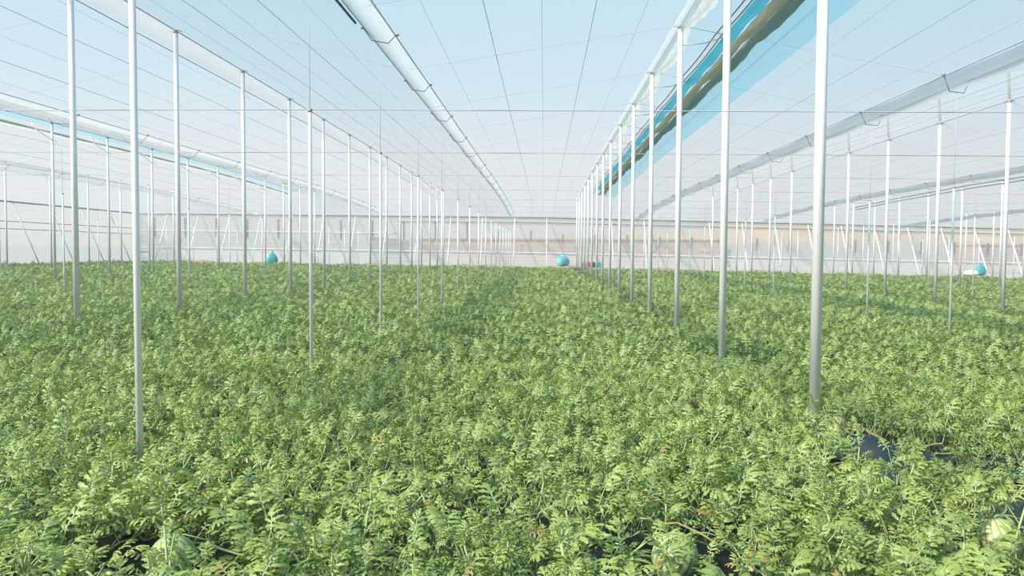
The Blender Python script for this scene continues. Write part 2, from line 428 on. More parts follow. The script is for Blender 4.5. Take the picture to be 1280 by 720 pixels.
# ------------------------------------------------------------------ gutters in the valleys
GW = {-26.9: 'far left', -14.9: 'left', -2.98: 'left of centre', 8.68: 'right of centre', 20.3: 'far right', 31.9: 'outermost right'}
GL = {-26.9: 'hazy grey film gutter hanging far left, beyond the teal vent', -14.9: 'broad grey film gutter with wire loops, in front of the teal vent on the left',
      -2.98: 'pale sagging film gutter overhead, just left of the middle of the roof', 8.68: 'broad pale film gutter overhead on the right, with clips on it',
      20.3: 'lower film gutter on the far right above two green lines', 31.9: 'faint film gutter furthest to the right'}
for (x, ridge, ph, zr, zt) in LINES:
    if ridge or x not in GL: continue
    root = empty('gutter', (x, 0, 0))
    tag(root, GL[x], 'gutter', 'valley gutters under the roof')
    hw = .26 if abs(x) < 4 else .40; dp = .12 if abs(x) < 4 else .24
    def gf(u, v, x=x, ph=ph, hw=hw, dp=dp):
        y = 1 + (74 - 1) * u; a = (v - .5) * 2
        sag = .03 * math.sin(PI * ((y / DT - ph) % 1))
        ww = hw * (1 - .25 * math.sin(PI * ((y / DT - ph) % 1)))
        return (a * ww, y, roof_z(x, y) + (dp * a * a - dp) * 1.0 - sag + .05)
    MB().grid(gf, 220, 8).build('trough', M['gutter'], root)
    for s_ in (-1, 1):
        MB().tube([(s_ * (hw - .03), 1 + 73 * q / 60, roof_z(x, 1 + 73 * q / 60) + .04) for q in range(61)], .012, 5).build('edge_wire', M['wire'], root)
    for n_ in range(0, 17):
        y = (n_ + ph) * DT
        if y < 2 or y > 72 or not (-40 < px(x, y) < 1320): continue
        z = roof_z(x, y)
        mb = MB(); mb.tube([(-hw, y - .25, z + .06), (-hw * .5, y - .1, z - dp - .02), (hw * .5, y + .1, z - dp - .02), (hw, y + .25, z + .06)], .010, 5)
        mb.tube([(-hw - .03, y - .25, z + .05), (-hw + .03, y - .25, z + .05)], .03, 6); mb.tube([(hw - .03, y + .25, z + .05), (hw + .03, y + .25, z + .05)], .03, 6)
        mb.build('clip', M['clamp'], root)
    if x == -2.98:
        MB().tube([(-hw + .02, 11.8, roof_z(x, 12) - .05), (-hw + .03, 13.6, roof_z(x, 13) - .06)], .022, 6).build('dark_pipe', M['post_dark'], root)

# ------------------------------------------------------------------ roof wires
def wname(i): return CNT[i]
for si, ((x0, z0), (x1, z1)) in enumerate(zip(PR[:-1], PR[1:])):
    if x1 < -28 or x0 > 33: continue
    n_ = max(2, round(abs(x1 - x0) / 1.0)); dirn = 'rising to the right' if z1 > z0 else 'falling to the right'
    for i in range(1, n_):
        x = x0 + (x1 - x0) * i / n_
        if any(a < x < b_ for a, b_ in VENTS): continue
        r = .0065 if i % 2 == 0 else .003
        dz = -.05
        mb = MB(); mb.tube([(x, y, roof_z(x, y) + dz - (.02 if q % 2 else 0)) for q, y in enumerate([1, 6, 12, 18, 24, 30, 36, 42, 48, 54, 60, 66, 70, 74])], r, 4)
        tag(mb.build('roof_wire', M['wire']), 'long wire under the %s roof slope from the left, %s in it' % (CNT[si], CNT[i - 1]), 'wire', 'long wires under the roof')
# cross wires on the slopes, following ridges and valleys
k = 0
for n_ in range(1, 16):
    y = (n_ + .9) * DT
    mb = MB(); mb.tube([(x, y, roof_z(x, y) - .07) for x, _ in PR], .003, 4)
    tag(mb.build('cross_wire', M['wire']), 'zigzag wire crossing under the whole roof, %s from the viewer' % ORD[k].replace(' nearest', '').replace('nearest', 'first'), 'wire', 'zigzag cross wires under the roof'); k += 1
k = 0
for n_ in range(2, 12):
    y = (n_ + .31) * DT
    mb = MB(); mb.tube([(XL, y, CAMZ + 1.80), (-2.98, y, CAMZ + 1.78), (8, y, CAMZ + 1.71), (XR, y, CAMZ + 1.45)], .006 if n_ < 4 else .004, 4)
    tag(mb.build('tie_wire', M['wire']), 'level tie wire through the tops of the thin poles, %s from the viewer' % ORD[k].replace(' nearest', '').replace('nearest', 'first'), 'wire', 'level tie wires'); k += 1

# ridge wires
for (x, ridge, ph, zr, zt) in LINES:
    if ridge and -33 < x < 30:
        mb = MB(); mb.tube([(x, y, roof_z(x, y) - .03) for y in (1, 10, 20, 30, 40, 50, 60, 70)], .016, 5)
        tag(mb.build('ridge_wire', M['wire']), 'ridge cable over the %s' % ROWW[x], 'wire', 'ridge cables')

# ------------------------------------------------------------------ pale band beside the ridge over the second left row
mb = MB(); mb.grid(lambda u, v: (-9.07 - .62 * v, 1 + 69 * u, roof_z(-9.07 - .62 * v, 1 + 69 * u) - .06 - .04 * math.sin(PI * v)), 60, 4)
tag(mb.build('overlap_band', M['pale_band']), 'pale pinkish strip of doubled film beside the ridge over the second row left', 'film strip')
mb = MB(); mb.tube([(-9.72, 1, roof_z(-9.72, 1) - .1), (-9.72, 46, roof_z(-9.72, 46) - .1), (-9.72, 70, roof_z(-9.72, 70) - .1)], .014, 5)
tag(mb.build('band_wire', M['wire']), 'teal-grey wire along the lower edge of the pale pinkish film strip', 'wire')

# ------------------------------------------------------------------ roof vent beside the first right ridge
vr = empty('roof_vent', (0, 0, 0)); tag(vr, 'open roof vent with blue strip and gathered cloth beside the right-hand ridge', 'roof vent')
def along(fn, n=140, y0=2.0, y1=62): return [fn(y0 + (y1 - y0) * i / n) for i in range(n + 1)]
rr = lambda x, y: roof_z(x, y)
# gathered cream fabric hanging at the ridge
def hang(u, v):
    y = 1.5 + 66 * u; sc_ = abs(math.sin(PI * (y / DT - .93)))
    a = v * 2 * PI; rad = .05 + .045 * sc_ + .012 * math.sin(y * 9)
    return (2.96 + .02 + rad * 1.6 * math.cos(a) + .10 * sc_, y, rr(2.85, y) - .05 - .06 * sc_ + rad * math.sin(a))
MB().grid(hang, 420, 10, True).build('ridge_cloth', M['cream'], vr)
def hang2(u, v):
    y = 1.5 + 68 * u
    return (2.70 + .22 * v, y, rr(2.85, y) - .03 - .10 * v * v + .015 * math.sin(y * 5))
MB().grid(hang2, 200, 4).build('ridge_band', M['cream'], vr)
for xo in (3.60, 3.72):
    MB().tube(along(lambda y: (xo, y, rr(xo, y) - .04 - .05 * abs(math.sin(PI * (y / DT - .93))))), .018, 6).build('vent_rail', M['frame_dark'], vr)
def blue(u, v):
    y = 2 + 56 * u
    return (3.76 + .24 * v, y, rr(3.76 + .24 * v, y) - .08 - .03 * math.sin(y * 3) * v)
MB().grid(blue, 160, 4).build('blue_strip', M['blue_strip'], vr)
def bundle(cx, rad, dz, seed):
    def f(u, v):
        y = 1.8 + 58 * u; a = v * 2 * PI
        k_ = math.sin(PI * ((y / DT - .93) % 1))
        r_ = rad * (.85 + .25 * k_) * (1 + .12 * math.sin(3 * a + y * 2.1 + seed) + .08 * math.sin(5 * a - y * 5.3))
        return (cx + r_ * math.cos(a) * 1.2, y, rr(cx, y) + dz - .05 * k_ + r_ * math.sin(a))
    return f
MB().grid(bundle(4.08, .085, -.12, 0), 420, 14, True).build('cloth_roll', M['fabric'], vr)
MB().grid(bundle(4.34, .10, -.10, 2), 420, 12, True).build('green_roll', M['green_roll'], vr)
for n_ in range(1, 14):
    y = (n_ + .93) * DT
    mb = MB(); mb.tube([(2.88, y, rr(2.85, y) - .45), (3.35, y, rr(3.4, y) - .30), (3.75, y, rr(3.75, y) - .10)], .010, 5)
    mb.tube([(2.88, y, rr(2.85, y) - .03), (3.8, y + .1, rr(3.8, y) - .02)], .008, 5)
    mb.build('vent_arm', M['cap'], vr)
mb = MB(); mb.grid(lambda u, v: (4.38 + .95 * v, 1 + 60 * u, rr(4.38 + .95 * v, 1 + 60 * u) - .05 - .03 * math.sin(PI * v)), 60, 6)
tag(mb.build('teal_sheet', M['teal_sheet']), 'long teal see-through strip of film under the roof right of the gathered cloth', 'film strip')

# vent beside the fourth left ridge
vl = empty('roof_vent', (0, 0, 0)); tag(vl, 'open roof vent on the left with teal strip, dark roll and white edge', 'roof vent')
def tl(u, v):
    y = 20 + 48 * u
    return (-21.15 - .42 * v, y, rr(-21.2, y) - .02 - .12 * v)
MB().grid(tl, 80, 3).build('teal_strip', M['teal_sheet'], vl)
def fr(cx, dz, rad, s_):
    def f(u, v):
        y = 20 + 48 * u; a = v * 2 * PI; k_ = math.sin(PI * ((y / DT - .73) % 1))
        r_ = rad * (.5 + .7 * k_)
        return (cx + r_ * math.cos(a), y, rr(-21.2, y) + dz + r_ * math.sin(a))
    return f
MB().grid(fr(-21.70, -.34, .045, 0), 200, 8, True).build('dark_roll', M['green_roll'], vl)
MB().grid(fr(-21.75, -.43, .022, 0), 200, 8, True).build('white_edge', M['cream'], vl)
for n_ in range(6, 14):
    y = (n_ + .55) * DT
    mb = MB(); mb.tube([(-21.6, y, rr(-21.2, y) - .12), (-21.5, y + .2, rr(-21.2, y) - .42), (-21.2, y + .6, rr(-21.2, y) - .72), (-21.0, y + .8, rr(-21.2, y) - .86)], .028, 6)
    tag(mb.build('loose_strap', M['cream']), 'white loose strap dangling from the left roof vent, %s of them' % ORD[n_ - 6], 'strap', 'loose straps on the left vent')
# green lines over the fifth right row
for dz, lb in ((.02, 'upper green cable over the fifth row right'), (-.18, 'lower green cable over the fifth row right')):
    mb = MB(); mb.tube([(25.95, y, rr(26, y) + dz - .06) for y in (20, 30, 40, 50, 60, 68)], .035, 6)
    tag(mb.build('vent_cable', M['green_roll']), lb, 'cable')

# ------------------------------------------------------------------ beyond the walls
def hillf(u, v):
    x = -150 + 330 * u
    top = CAMZ + 2.9 + 1.3 * math.sin(x * .03 + 1.0) + .8 * math.sin(x * .11)
    if x > 20: top += min(5, (x - 20) * .12)
    return (x, 190 + 50 * v, -1 + (top + 1) * math.sin(PI / 2 * v))
mb = MB(); mb.grid(hillf, 120, 8); tag(mb.build('hill', M['bank']), kind='structure')
def greenhouse(x0, x1, y, h, mat, lb):
    mb = MB(); n_ = int((x1 - x0) / 6)
    for i in range(n_):
        a = x0 + (x1 - x0) * i / n_; b_ = x0 + (x1 - x0) * (i + 1) / n_; c = (a + b_) / 2
        k0 = len(mb.v)
        mb.v += [(a, y, -1), (b_, y, -1), (b_, y, h), (c, y, h + .35), (a, y, h), (a, y + 30, -1), (b_, y + 30, -1), (b_, y + 30, h), (c, y + 30, h + .35), (a, y + 30, h)]
        mb.f += [(k0, k0 + 1, k0 + 2, k0 + 3, k0 + 4), (k0 + 2, k0 + 7, k0 + 8, k0 + 3), (k0 + 3, k0 + 8, k0 + 9, k0 + 4), (k0 + 1, k0 + 6, k0 + 7, k0 + 2), (k0, k0 + 4, k0 + 9, k0 + 5)]
    return tag(mb.build('greenhouse', mat, smooth=False), lb, 'building')
greenhouse(-75, -22, 100, 3.6, M['neigh'], 'grey low greenhouse dimly seen behind the left part of the far wall')
greenhouse(28, 92, 112, 3.1, M['neigh'], 'long grey greenhouse dimly seen behind the right part of the far wall')
mb = MB(); mb.box(-19, 26, 120, 132, -1, 3.6); mb.box(-19.3, 26.3, 119.7, 132.3, 3.6, 3.8)
for i in range(11): mb.box(-17 + i * 4, -15.4 + i * 4, 119.85, 120, 1.9, 3.0)
tag(mb.build('building', M['brick'], smooth=False), 'long low reddish-brown building dimly seen behind the middle of the far wall', 'building')
mb = MB(); mb.box(55, 68, 104, 110, -1.5, 2.9); mb.box(54.8, 68.2, 103.8, 110.2, 2.9, 3.05)
tag(mb.build('building', M['brick'], smooth=False), 'small brown shed dimly seen behind the right end of the far wall', 'building')

# ------------------------------------------------------------------ bags and bits at the back wall
def sack(name, x, y, wd, h, mat, label, cat='sack', knot=True, z=None, seed=0):
    z = ground(x) + .12 if z is None else z
    root = empty(name, (x, y, z)); tag(root, label, cat)
    def f(u, v):
        a = 2 * PI * v; s_ = math.sin(PI * (.16 + .84 * u)) ** .5 if 0 < u else .3
        r_ = wd / 2 * s_ * (1 + .10 * math.sin(3 * a + seed) + .05 * math.sin(7 * a + 5 * u))
        return (r_ * math.cos(a), r_ * .8 * math.sin(a), h * u)
    MB().grid(f, 14, 24, True).build('bag', mat, root)
    if knot:
        MB().tube([(0, 0, h * .93), (.02, 0, h * 1.02), (.05, 0, h * 1.12)], [wd * .10, wd * .05, wd * .12], 8).build('knot', mat, root)
    return root
def at(pxx, y, ): return (pxx - 680) / 1000 * y
Yb = 73.2
sack('sack', at(703, Yb), Yb, 1.15, 1.10, M['bag'], 'light blue tied sack at the foot of the far wall, in the middle', z=ground(1.7) + .55, seed=1)
sack('sack', at(336.5, Yb), Yb, .95, 1.1, M['bag_teal'], 'teal sack against the left part of the far wall, beside a white sack', z=ground(-25) + .30, seed=2)
sack('sack', at(331, Yb + .3), Yb + .3, .6, .9, M['bag_white'], 'white sack beside the teal sack against the far wall', knot=False, z=ground(-25) + .35, seed=3)
sack('sack', at(1213, Yb), Yb, .85, 1.0, M['bag_teal'], 'round teal sack at the far wall on the right side', z=ground(39) + .55, seed=4)
sack('sack', at(1203, Yb), Yb, 1.3, .55, M['bag_white'], 'flat white sack left of the round teal sack at the far wall', knot=False, z=ground(38) + .5, seed=5)
def crate(x, mat, lb, wd=.42, h=.5):
    root = empty('jerrycan', (x, Yb - .3, ground(x) + .52)); tag(root, lb, 'container')
    MB().box(-wd / 2, wd / 2, -.15, .15, 0, h * .8).box(-wd / 2 + .05, wd / 2 - .05, -.12, .12, h * .8, h * .9).build('body', mat, root, smooth=False)
    MB().tube([(wd * .2, 0, h * .9), (wd * .2, 0, h)], .05, 8).build('cap', mat, root)
    MB().tube([(-wd * .3, 0, h * .88), (-wd * .3, 0, h), (wd * .02, 0, h), (wd * .02, 0, h * .88)], .025, 6).build('handle', mat, root)
crate(at(735, Yb), M['pink'], 'small dark pink container at the far wall behind the poles right of the blue sack')
crate(at(741, Yb), M['navy'], 'small dark container right of the pink one at the far wall')
crate(at(729.5, Yb), M['teal_box'], 'small dark teal container left of the pink one at the far wall', .3)
crate(at(748, Yb), M['teal_box'], 'small teal container rightmost of the four at the far wall', .4)
# dark trolley frame in the left corner
xt = -37.2
root = empty('trolley', (xt, 73, ground(xt))); tag(root, 'dark metal trolley frame parked in the far left corner by the walls', 'trolley')
MB().tube([(-.6, 0, .15), (-.6, 0, 1.3), (.6, 0, 1.3), (.6, 0, .15)], .05, 6).build('frame', M['post_dark'], root)
MB().box(-.65, .65, -.3, .3, .35, .45).build('deck', M['post_dark'], root, smooth=False)
for s_ in (-.5, .5):
    MB().tube([(s_, -.05, .14), (s_, .05, .14)], .14, 14).build('wheel', M['post_dark'], root)

# ------------------------------------------------------------------ leaf templates
def petal(base, ang, L, W, nst, zb, droop, bumps=True):
    """strip of stations: centre line and two edges; returns verts, faces, rib weights"""
    V = []; R = []; Fc = []
    d = np.array([math.sin(ang), math.cos(ang)]); nrm = np.array([d[1], -d[0]])
    for i in range(nst + 1):
        s = i / nst
        wv = W * (.42 + .75 * s - .12 * s * s)
        if bumps and i % 2 == 1: wv *= .58
        if i == nst: wv = W * .50
        c = base + d * L * s
        z = zb + .05 * math.sin(PI * s) - droop * s * s
        for k_, sd in ((-1, 1), (0, 0), (1, 1)):
            q = c + nrm * wv * k_
            V.append((q[0], q[1], z + (.16 * abs(wv) / max(W, 1e-4) * W * 2 if k_ else 0) + .02 * math.sin(9 * s + k_)))
            R.append(.32 * (1 - s) if k_ == 0 else 0)
    for i in range(nst):
        for k_ in (0, 1):
            a = i * 3 + k_
            Fc.append((a, a + 1, a + 4, a + 3))
    return V, Fc, R
def leaf_template(lod):
    V = []; Fc = []; R = []
    def add(p):
        o = len(V); V.extend(p[0]); Fc.extend([tuple(i + o for i in f_) for f_ in p[1]]); R.extend(p[2])
    ns = {0: 6, 1: 2, 2: 1}[lod]
    mid = lambda y: np.array([0., y])
    add(petal(mid(.50), 0, .50, .10, ns, .03, .16, lod == 0))
    sets = {0: [(.14, 1.65, .26, .07), (.30, 1.05, .40, .085), (.50, .78, .34, .08), (.68, .62, .24, .065)],
            1: [(.18, 1.3, .36, .095), (.42, .95, .40, .095), (.64, .65, .30, .08)], 2: [(.20, 1.15, .45, .13), (.50, .8, .42, .13)]}[lod]
    for (y, a, L, W) in sets:
        for s_ in (-1, 1): add(petal(mid(y), s_ * a, L, W, ns, .03, .14, lod == 0))
    # midrib blade
    o = len(V); hw = .022 if lod == 0 else .04
    pts = [(0, 0), (.25, .02), (.5, .035), (.8, .02)] if lod == 0 else [(0, 0), (.6, .03)]
    for y, z in pts:
        V.extend([(-hw * (1 - .6 * y), y, z + .012), (hw * (1 - .6 * y), y, z + .012)]); R.extend([.85, .85])
    for i in range(len(pts) - 1): Fc.append((o + 2 * i, o + 2 * i + 1, o + 2 * i + 3, o + 2 * i + 2))
    return np.array(V), np.array(Fc, dtype=np.int64), np.array(R)
TPL = [leaf_template(0), leaf_template(1), leaf_template(2)]

def leaf_mesh(name, tpl, pos, yaw, pitch, roll_, size, tint, dry):
    V, Fq, R = tpl; n = len(pos); nv = len(V)
    cy, sy = np.cos(yaw), np.sin(yaw); cp, sp_ = np.cos(pitch), np.sin(pitch); cr_, sr_ = np.cos(roll_), np.sin(roll_)
    x0 = V[:, 0][None] * size[:, None]; y0 = V[:, 1][None] * size[:, None]; z0 = V[:, 2][None] * size[:, None]
    # curl along the leaf differs from leaf to leaf
    curl = (RNG.random(n) * .9 - .35)[:, None]
    z0 = z0 - curl * .35 * V[:, 1][None] ** 2 * size[:, None]
    x1 = x0 * cr_[:, None] + z0 * sr_[:, None]; z1 = -x0 * sr_[:, None] + z0 * cr_[:, None]
    y2 = y0 * cp[:, None] - z1 * sp_[:, None]; z2 = y0 * sp_[:, None] + z1 * cp[:, None]
    X = x1 * cy[:, None] - y2 * sy[:, None] + pos[:, 0:1]; Y = x1 * sy[:, None] + y2 * cy[:, None] + pos[:, 1:2]; Z = z2 + pos[:, 2:3]
    co = np.stack([X, Y, Z], -1).reshape(-1, 3).astype(np.float32)
    fc = (Fq[None] + (np.arange(n) * nv)[:, None, None]).reshape(-1, 4)
    me = bpy.data.meshes.new(name)
    me.vertices.add(len(co)); me.vertices.foreach_set('co', co.ravel())
    me.loops.add(fc.size); me.loops.foreach_set('vertex_index', fc.ravel().astype(np.int32))
    me.polygons.add(len(fc)); me.polygons.foreach_set('loop_start', (np.arange(len(fc)) * 4).astype(np.int32))
    me.update(calc_edges=True)
    at_ = me.color_attributes.new('leaf', 'FLOAT_COLOR', 'POINT')
    col = np.zeros((n, nv, 4), dtype=np.float32); col[..., 0] = tint[:, None]; col[..., 1] = R[None]; col[..., 2] = dry[:, None]; col[..., 3] = 1
    at_.data.foreach_set('color', col.ravel())
    me.materials.append(M['leaf'])
    me.polygons.foreach_set('use_smooth', np.ones(len(fc), dtype=bool))
    return me

# ------------------------------------------------------------------ one watermelon plant: vines, foliage, some with a flower
def make_plant(seed, spread=.46, height=.36):
    rg = random.Random(seed); root = empty('watermelon_plant')
    st = MB(); P = []; YW_ = []; PT = []; RL = []; SZ = []; TI = []; DR = []
    nv = 5; a0 = rg.random() * 6.28
    for q in range(nv):
        ang = a0 + q * 2 * PI / nv + rg.uniform(-.4, .4); L = spread * rg.uniform(.7, 1.25); up = rg.random() < .6
        pts = []; nn = rg.randint(8, 11); x = y = 0.; h = .05; a = ang
        for i in range(nn):
            s = i / (nn - 1)
            a += rg.uniform(-.25, .25)
            x += math.cos(a) * L / nn; y += math.sin(a) * L / nn
            h = .05 + (height * rg.uniform(.55, 1.0)) * (s ** 1.4 if up else .35 * s)
            pts.append((x, y, h))
        st.tube([(0, 0, .0)] + pts, [.007] * 4 + [.005] * (nn - 3), 5)
        for i, p in enumerate(pts):
            s = i / (nn - 1)
            for _ in range(1 if rg.random() < .75 else 2):
                pet = rg.uniform(.06, .17) * (1 - .6 * s if up else 1)
                la = rg.random() * 6.28
                tip = (p[0] + math.cos(la) * pet * .6, p[1] + math.sin(la) * pet * .6, min(p[2] + pet * (1.0 if up else 1.4), height + .06))
                st.tube([p, tip], .0028, 4, cap=False)
                P.append(tip); YW_.append(la - PI / 2 + rg.uniform(-.5, .5))
                PT.append(rg.uniform(-.1, 1.25)); RL.append(rg.uniform(-.6, .6))
                SZ.append(rg.uniform(.105, .19) * (1 - .35 * s if up else 1))
                TI.append(min(1, max(0, rg.gauss(.48 + .12 * s, .17))))
                DR.append(rg.uniform(.5, 1) if rg.random() < .018 else 0)
        # shoot tip: small upright leaves clustered
        if up:
            p = pts[-1]; st.tube([p, (p[0] + .015, p[1], p[2] + .09)], .004, 5)
            for k_ in range(5):
                la = k_ * 1.3 + rg.random(); P.append((p[0], p[1], p[2] + .02 * k_)); YW_.append(la); PT.append(rg.uniform(.7, 1.3)); RL.append(rg.uniform(-.3, .3))
                SZ.append(rg.uniform(.06, .10)); TI.append(rg.uniform(.6, .9)); DR.append(0)
    st.build('vine', M['stem'], root)
    me = leaf_mesh('foliage', TPL[0], np.array(P), np.array(YW_), np.array(PT), np.array(RL), np.array(SZ), np.array(TI), np.array(DR))
    o = bpy.data.objects.new('foliage', me); C.objects.link(o); o.parent = root
    if seed % 4 == 0:
        fb = MB(); fx, fy, fz = P[7]
        for k_ in range(5):
            a = k_ * 2 * PI / 5
            fb.quad((fx, fy, fz + .05), (fx + .012 * math.cos(a - .5), fy + .012 * math.sin(a - .5), fz + .056), (fx + .022 * math.cos(a), fy + .022 * math.sin(a), fz + .054), (fx + .012 * math.cos(a + .5), fy + .012 * math.sin(a + .5), fz + .056))
        fb.build('flower', M['flower'], root)
    return root

# things lying among the plants: x, y, radius, clearing radius
MELONS = [(.78, 4.66, .135, 'rind', 'large striped watermelon resting on the black film close to the viewer, right of centre', .50),
          (3.05, 8.35, .13, 'rind_y', 'pale striped watermelon beside the torn black film on the right', .42),
          (-3.42, 9.45, .13, 'rind', 'pale green striped watermelon among leaves between the two nearest left poles', .42),
          (-2.10, 4.40, .13, 'rind', 'light striped watermelon low in the leaves at the nearest left edge', .38),
          (2.92, 5.15, .13, 'rind_y', 'yellowish striped watermelon among leaves at the nearest right edge', .40)]
GAP = (3.45, 7.3)
CLEAR = [(m_[0] * .97, m_[1] * .97 - .03, m_[5]) for m_ in MELONS] + [(3.2, 7.35, .50), (3.45, 6.8, .48), (3.0, 6.75, .45), (3.7, 6.3, .42), (2.75, 8.0, .34), (4.15, 6.9, .38), (3.2, 7.5, .42)]
CLEAR += [(-.02, 5.0, .2), (-.35, 5.15, .15), (1.35, 4.7, .22), (-2.8, 6.2, .22), (-1.0, 4.8, .2)]
def blocked(x, y, extra=0):
    for m_, hw_, dp_ in zip(MELONS, (.36, .34, .34, .30, .30), (.85, .8, .8, .6, .7)):   # the leaves open on the near side of each melon
        if 0 < m_[1] - y < dp_ and abs(x - m_[0] * y / m_[1]) < hw_: return True
    return any((x - a) ** 2 + (y - b_) ** 2 < (r_ + extra) ** 2 for a, b_, r_ in CLEAR)

protos = []
spots = []
S_ = .505; y = 3.35; j = 0
while y < 11.4:
    x = -.69 * y - .3 + (S_ / 2 if j % 2 else 0)
    while x < .61 * y + .3:
        xx = x + random.uniform(-.14, .14); yy = y + random.uniform(-.14, .14)
        if not blocked(xx, yy): spots.append((xx, yy))
        x += S_
    y += S_ * .9; j += 1
spots.sort(key=lambda s: s[1])
spots = spots[:300]
YNEAR = max(s[1] for s in spots)
print('plants', len(spots), 'to', YNEAR)
LANDMARK = [(-2.98, 5.75, 1, 'round the foot of the nearest left thin pole'), (-2.98, 10.1, 1, 'round the foot of the second nearest left thin pole'),
            (2.85, 8.46, 1, 'round the foot of the biggest, nearest thick pole'), (.78, 4.66, .8, 'close round the large striped watermelon'),
            (3.5, 7.4, .9, 'bordering the bare gap with torn black film'), (-3.42, 9.45, .6, 'beside the pale melon between the two nearest left poles'),
            (2.6, 4.4, 1, 'at the nearest right edge of the field'), (-2.0, 3.9, 1, 'at the nearest left edge of the field'),
            (-.5, 4.2, .8, 'at the nearest edge of the field, near the middle'), (0, 7, 1, 'in the open middle of the field, no pole beside it'),
            (0, 10.3, 1, 'further back in the middle, between the two nearest pole rows'), (-6, 9.5, 1, 'towards the left border, well left of the nearest pole row'),
            (5.8, 10.6, 1, 'towards the right border, behind the bare gap')]
for i, (x, y) in enumerate(spots):
    k_ = i % 9
    if len(protos) <= k_:
        protos.append(make_plant(40 + k_)); o = protos[-1]
    else:
        o = copy_tree(protos[k_])
    o.location = (x, y, ground(x)); o.rotation_euler.z = random.random() * 6.28
    sc_ = random.uniform(.88, 1.15) * (1.18 if y < 5.2 else 1); o.scale = (sc_, sc_, sc_ * random.uniform(.85, 1.12) * (.82 if y < 5.2 else 1))
    lm = min(LANDMARK, key=lambda q: ((x - q[0]) ** 2 + (y - q[1]) ** 2) ** .5 / q[2])
    tag(o, 'leafy green watermelon plant ' + lm[3], 'plant', 'watermelon plants ' + lm[3])

# ------------------------------------------------------------------ the rest of the crop: one mass of foliage
def bump_h(x, y):
    return .30 + .05 * np.sin(x * 2.1 + 1.3 * np.sin(y * .9)) + .05 * np.sin(y * 1.7 + x * .6) + .035 * np.sin(x * 5.3 - y * 3.1)
def scatter(y0, y1, dens, lod, size, marg, name, tilt=(-.1, 1.35)):
    area = (y1 - y0) * (1.3 * (y0 + y1) / 2 + 2 * marg); n = int(area * dens)
    # sample y with the density of the widening strip
    yy = RNG.uniform(y0, y1, n * 2); wv = (1.3 * yy + 2 * marg) / (1.3 * y1 + 2 * marg); keep = RNG.random(n * 2) < wv
    yy = yy[keep][:n]; n = len(yy)
    xx = RNG.uniform(-.69 * yy - marg, .61 * yy + marg)
    ok = (xx > XL + .6) & (xx < XR - 1)
    if y0 < YNEAR - .01: ok &= ~((xx > -.69 * yy - .45) & (xx < .61 * yy + .45)) 
    xx = xx[ok]; yy = yy[ok]
    # leave out leaves where the canopy has a hollow
    hol = np.sin(xx * 3.1 + np.sin(yy * 2.3) * 2) * np.sin(yy * 2.7 + np.sin(xx * 1.9) * 2)
    ok = RNG.random(len(xx)) > np.clip((hol - .72) * 4, 0, .9)
    xx = xx[ok]; yy = yy[ok]; n = len(xx)
    g_ = np.where(xx < 0, -.010, -.017) * xx
    h = bump_h(xx, yy); zz = g_ + h * (.30 + .75 * RNG.random(n) ** .6)
    yaw = RNG.random(n) * 6.28; pt = RNG.uniform(tilt[0], tilt[1], n); rl = RNG.uniform(-.6, .6, n)
    sz = RNG.uniform(size[0], size[1], n); ti = np.clip(RNG.normal(.52, .17, n), 0, 1); dr = np.where(RNG.random(n) < .015, RNG.uniform(.4, 1, n), 0)
    return (TPL[lod], np.stack([xx, yy, zz], -1), yaw, pt, rl, sz, ti, dr)
chunks = [scatter(2.2, YNEAR, 120, 1, (.10, .18), 2.5, 'a'), scatter(YNEAR + .1, 20, 190, 1, (.10, .18), 2.5, 'b'),
          scatter(20, 32, 110, 2, (.12, .21), 2.5, 'c'), scatter(32, 50, 60, 2, (.16, .26), 2.5, 'c'), scatter(50, 73.2, 36, 2, (.20, .32), 2, 'd')]
meshes = [leaf_mesh('foliage_mass', *c) for c in chunks]
# join the bands into ONE mesh
tot_v = sum(len(m_.vertices) for m_ in meshes); tot_f = sum(len(m_.polygons) for m_ in meshes)
co = np.empty(tot_v * 3, np.float32); cl = np.empty(tot_v * 4, np.float32); fi = np.empty(tot_f * 4, np.int32)
a = b_ = 0
for m_ in meshes:
    nv_, nf_ = len(m_.vertices), len(m_.polygons)
    t1 = np.empty(nv_ * 3, np.float32); m_.vertices.foreach_get('co', t1); co[a * 3:(a + nv_) * 3] = t1
    t2 = np.empty(nv_ * 4, np.float32); m_.color_attributes['leaf'].data.foreach_get('color', t2); cl[a * 4:(a + nv_) * 4] = t2
    t3 = np.empty(nf_ * 4, np.int32); m_.loops.foreach_get('vertex_index', t3); fi[b_ * 4:(b_ + nf_) * 4] = t3 + a
    a += nv_; b_ += nf_
for m_ in meshes: bpy.data.meshes.remove(m_)
me = bpy.data.meshes.new('distant_foliage')
me.vertices.add(tot_v); me.vertices.foreach_set('co', co); me.loops.add(tot_f * 4); me.loops.foreach_set('vertex_index', fi)
me.polygons.add(tot_f); me.polygons.foreach_set('loop_start', (np.arange(tot_f) * 4).astype(np.int32)); me.update(calc_edges=True)
me.polygons.foreach_set('use_smooth', np.ones(tot_f, dtype=bool))
me.color_attributes.new('leaf', 'FLOAT_COLOR', 'POINT').data.foreach_set('color', cl); me.materials.append(M['leaf'])
o = bpy.data.objects.new('distant_foliage', me); C.objects.link(o)
tag(o, 'continuous green carpet of watermelon foliage reaching to the far wall', 'foliage', kind='stuff')
print('foliage faces', tot_f)

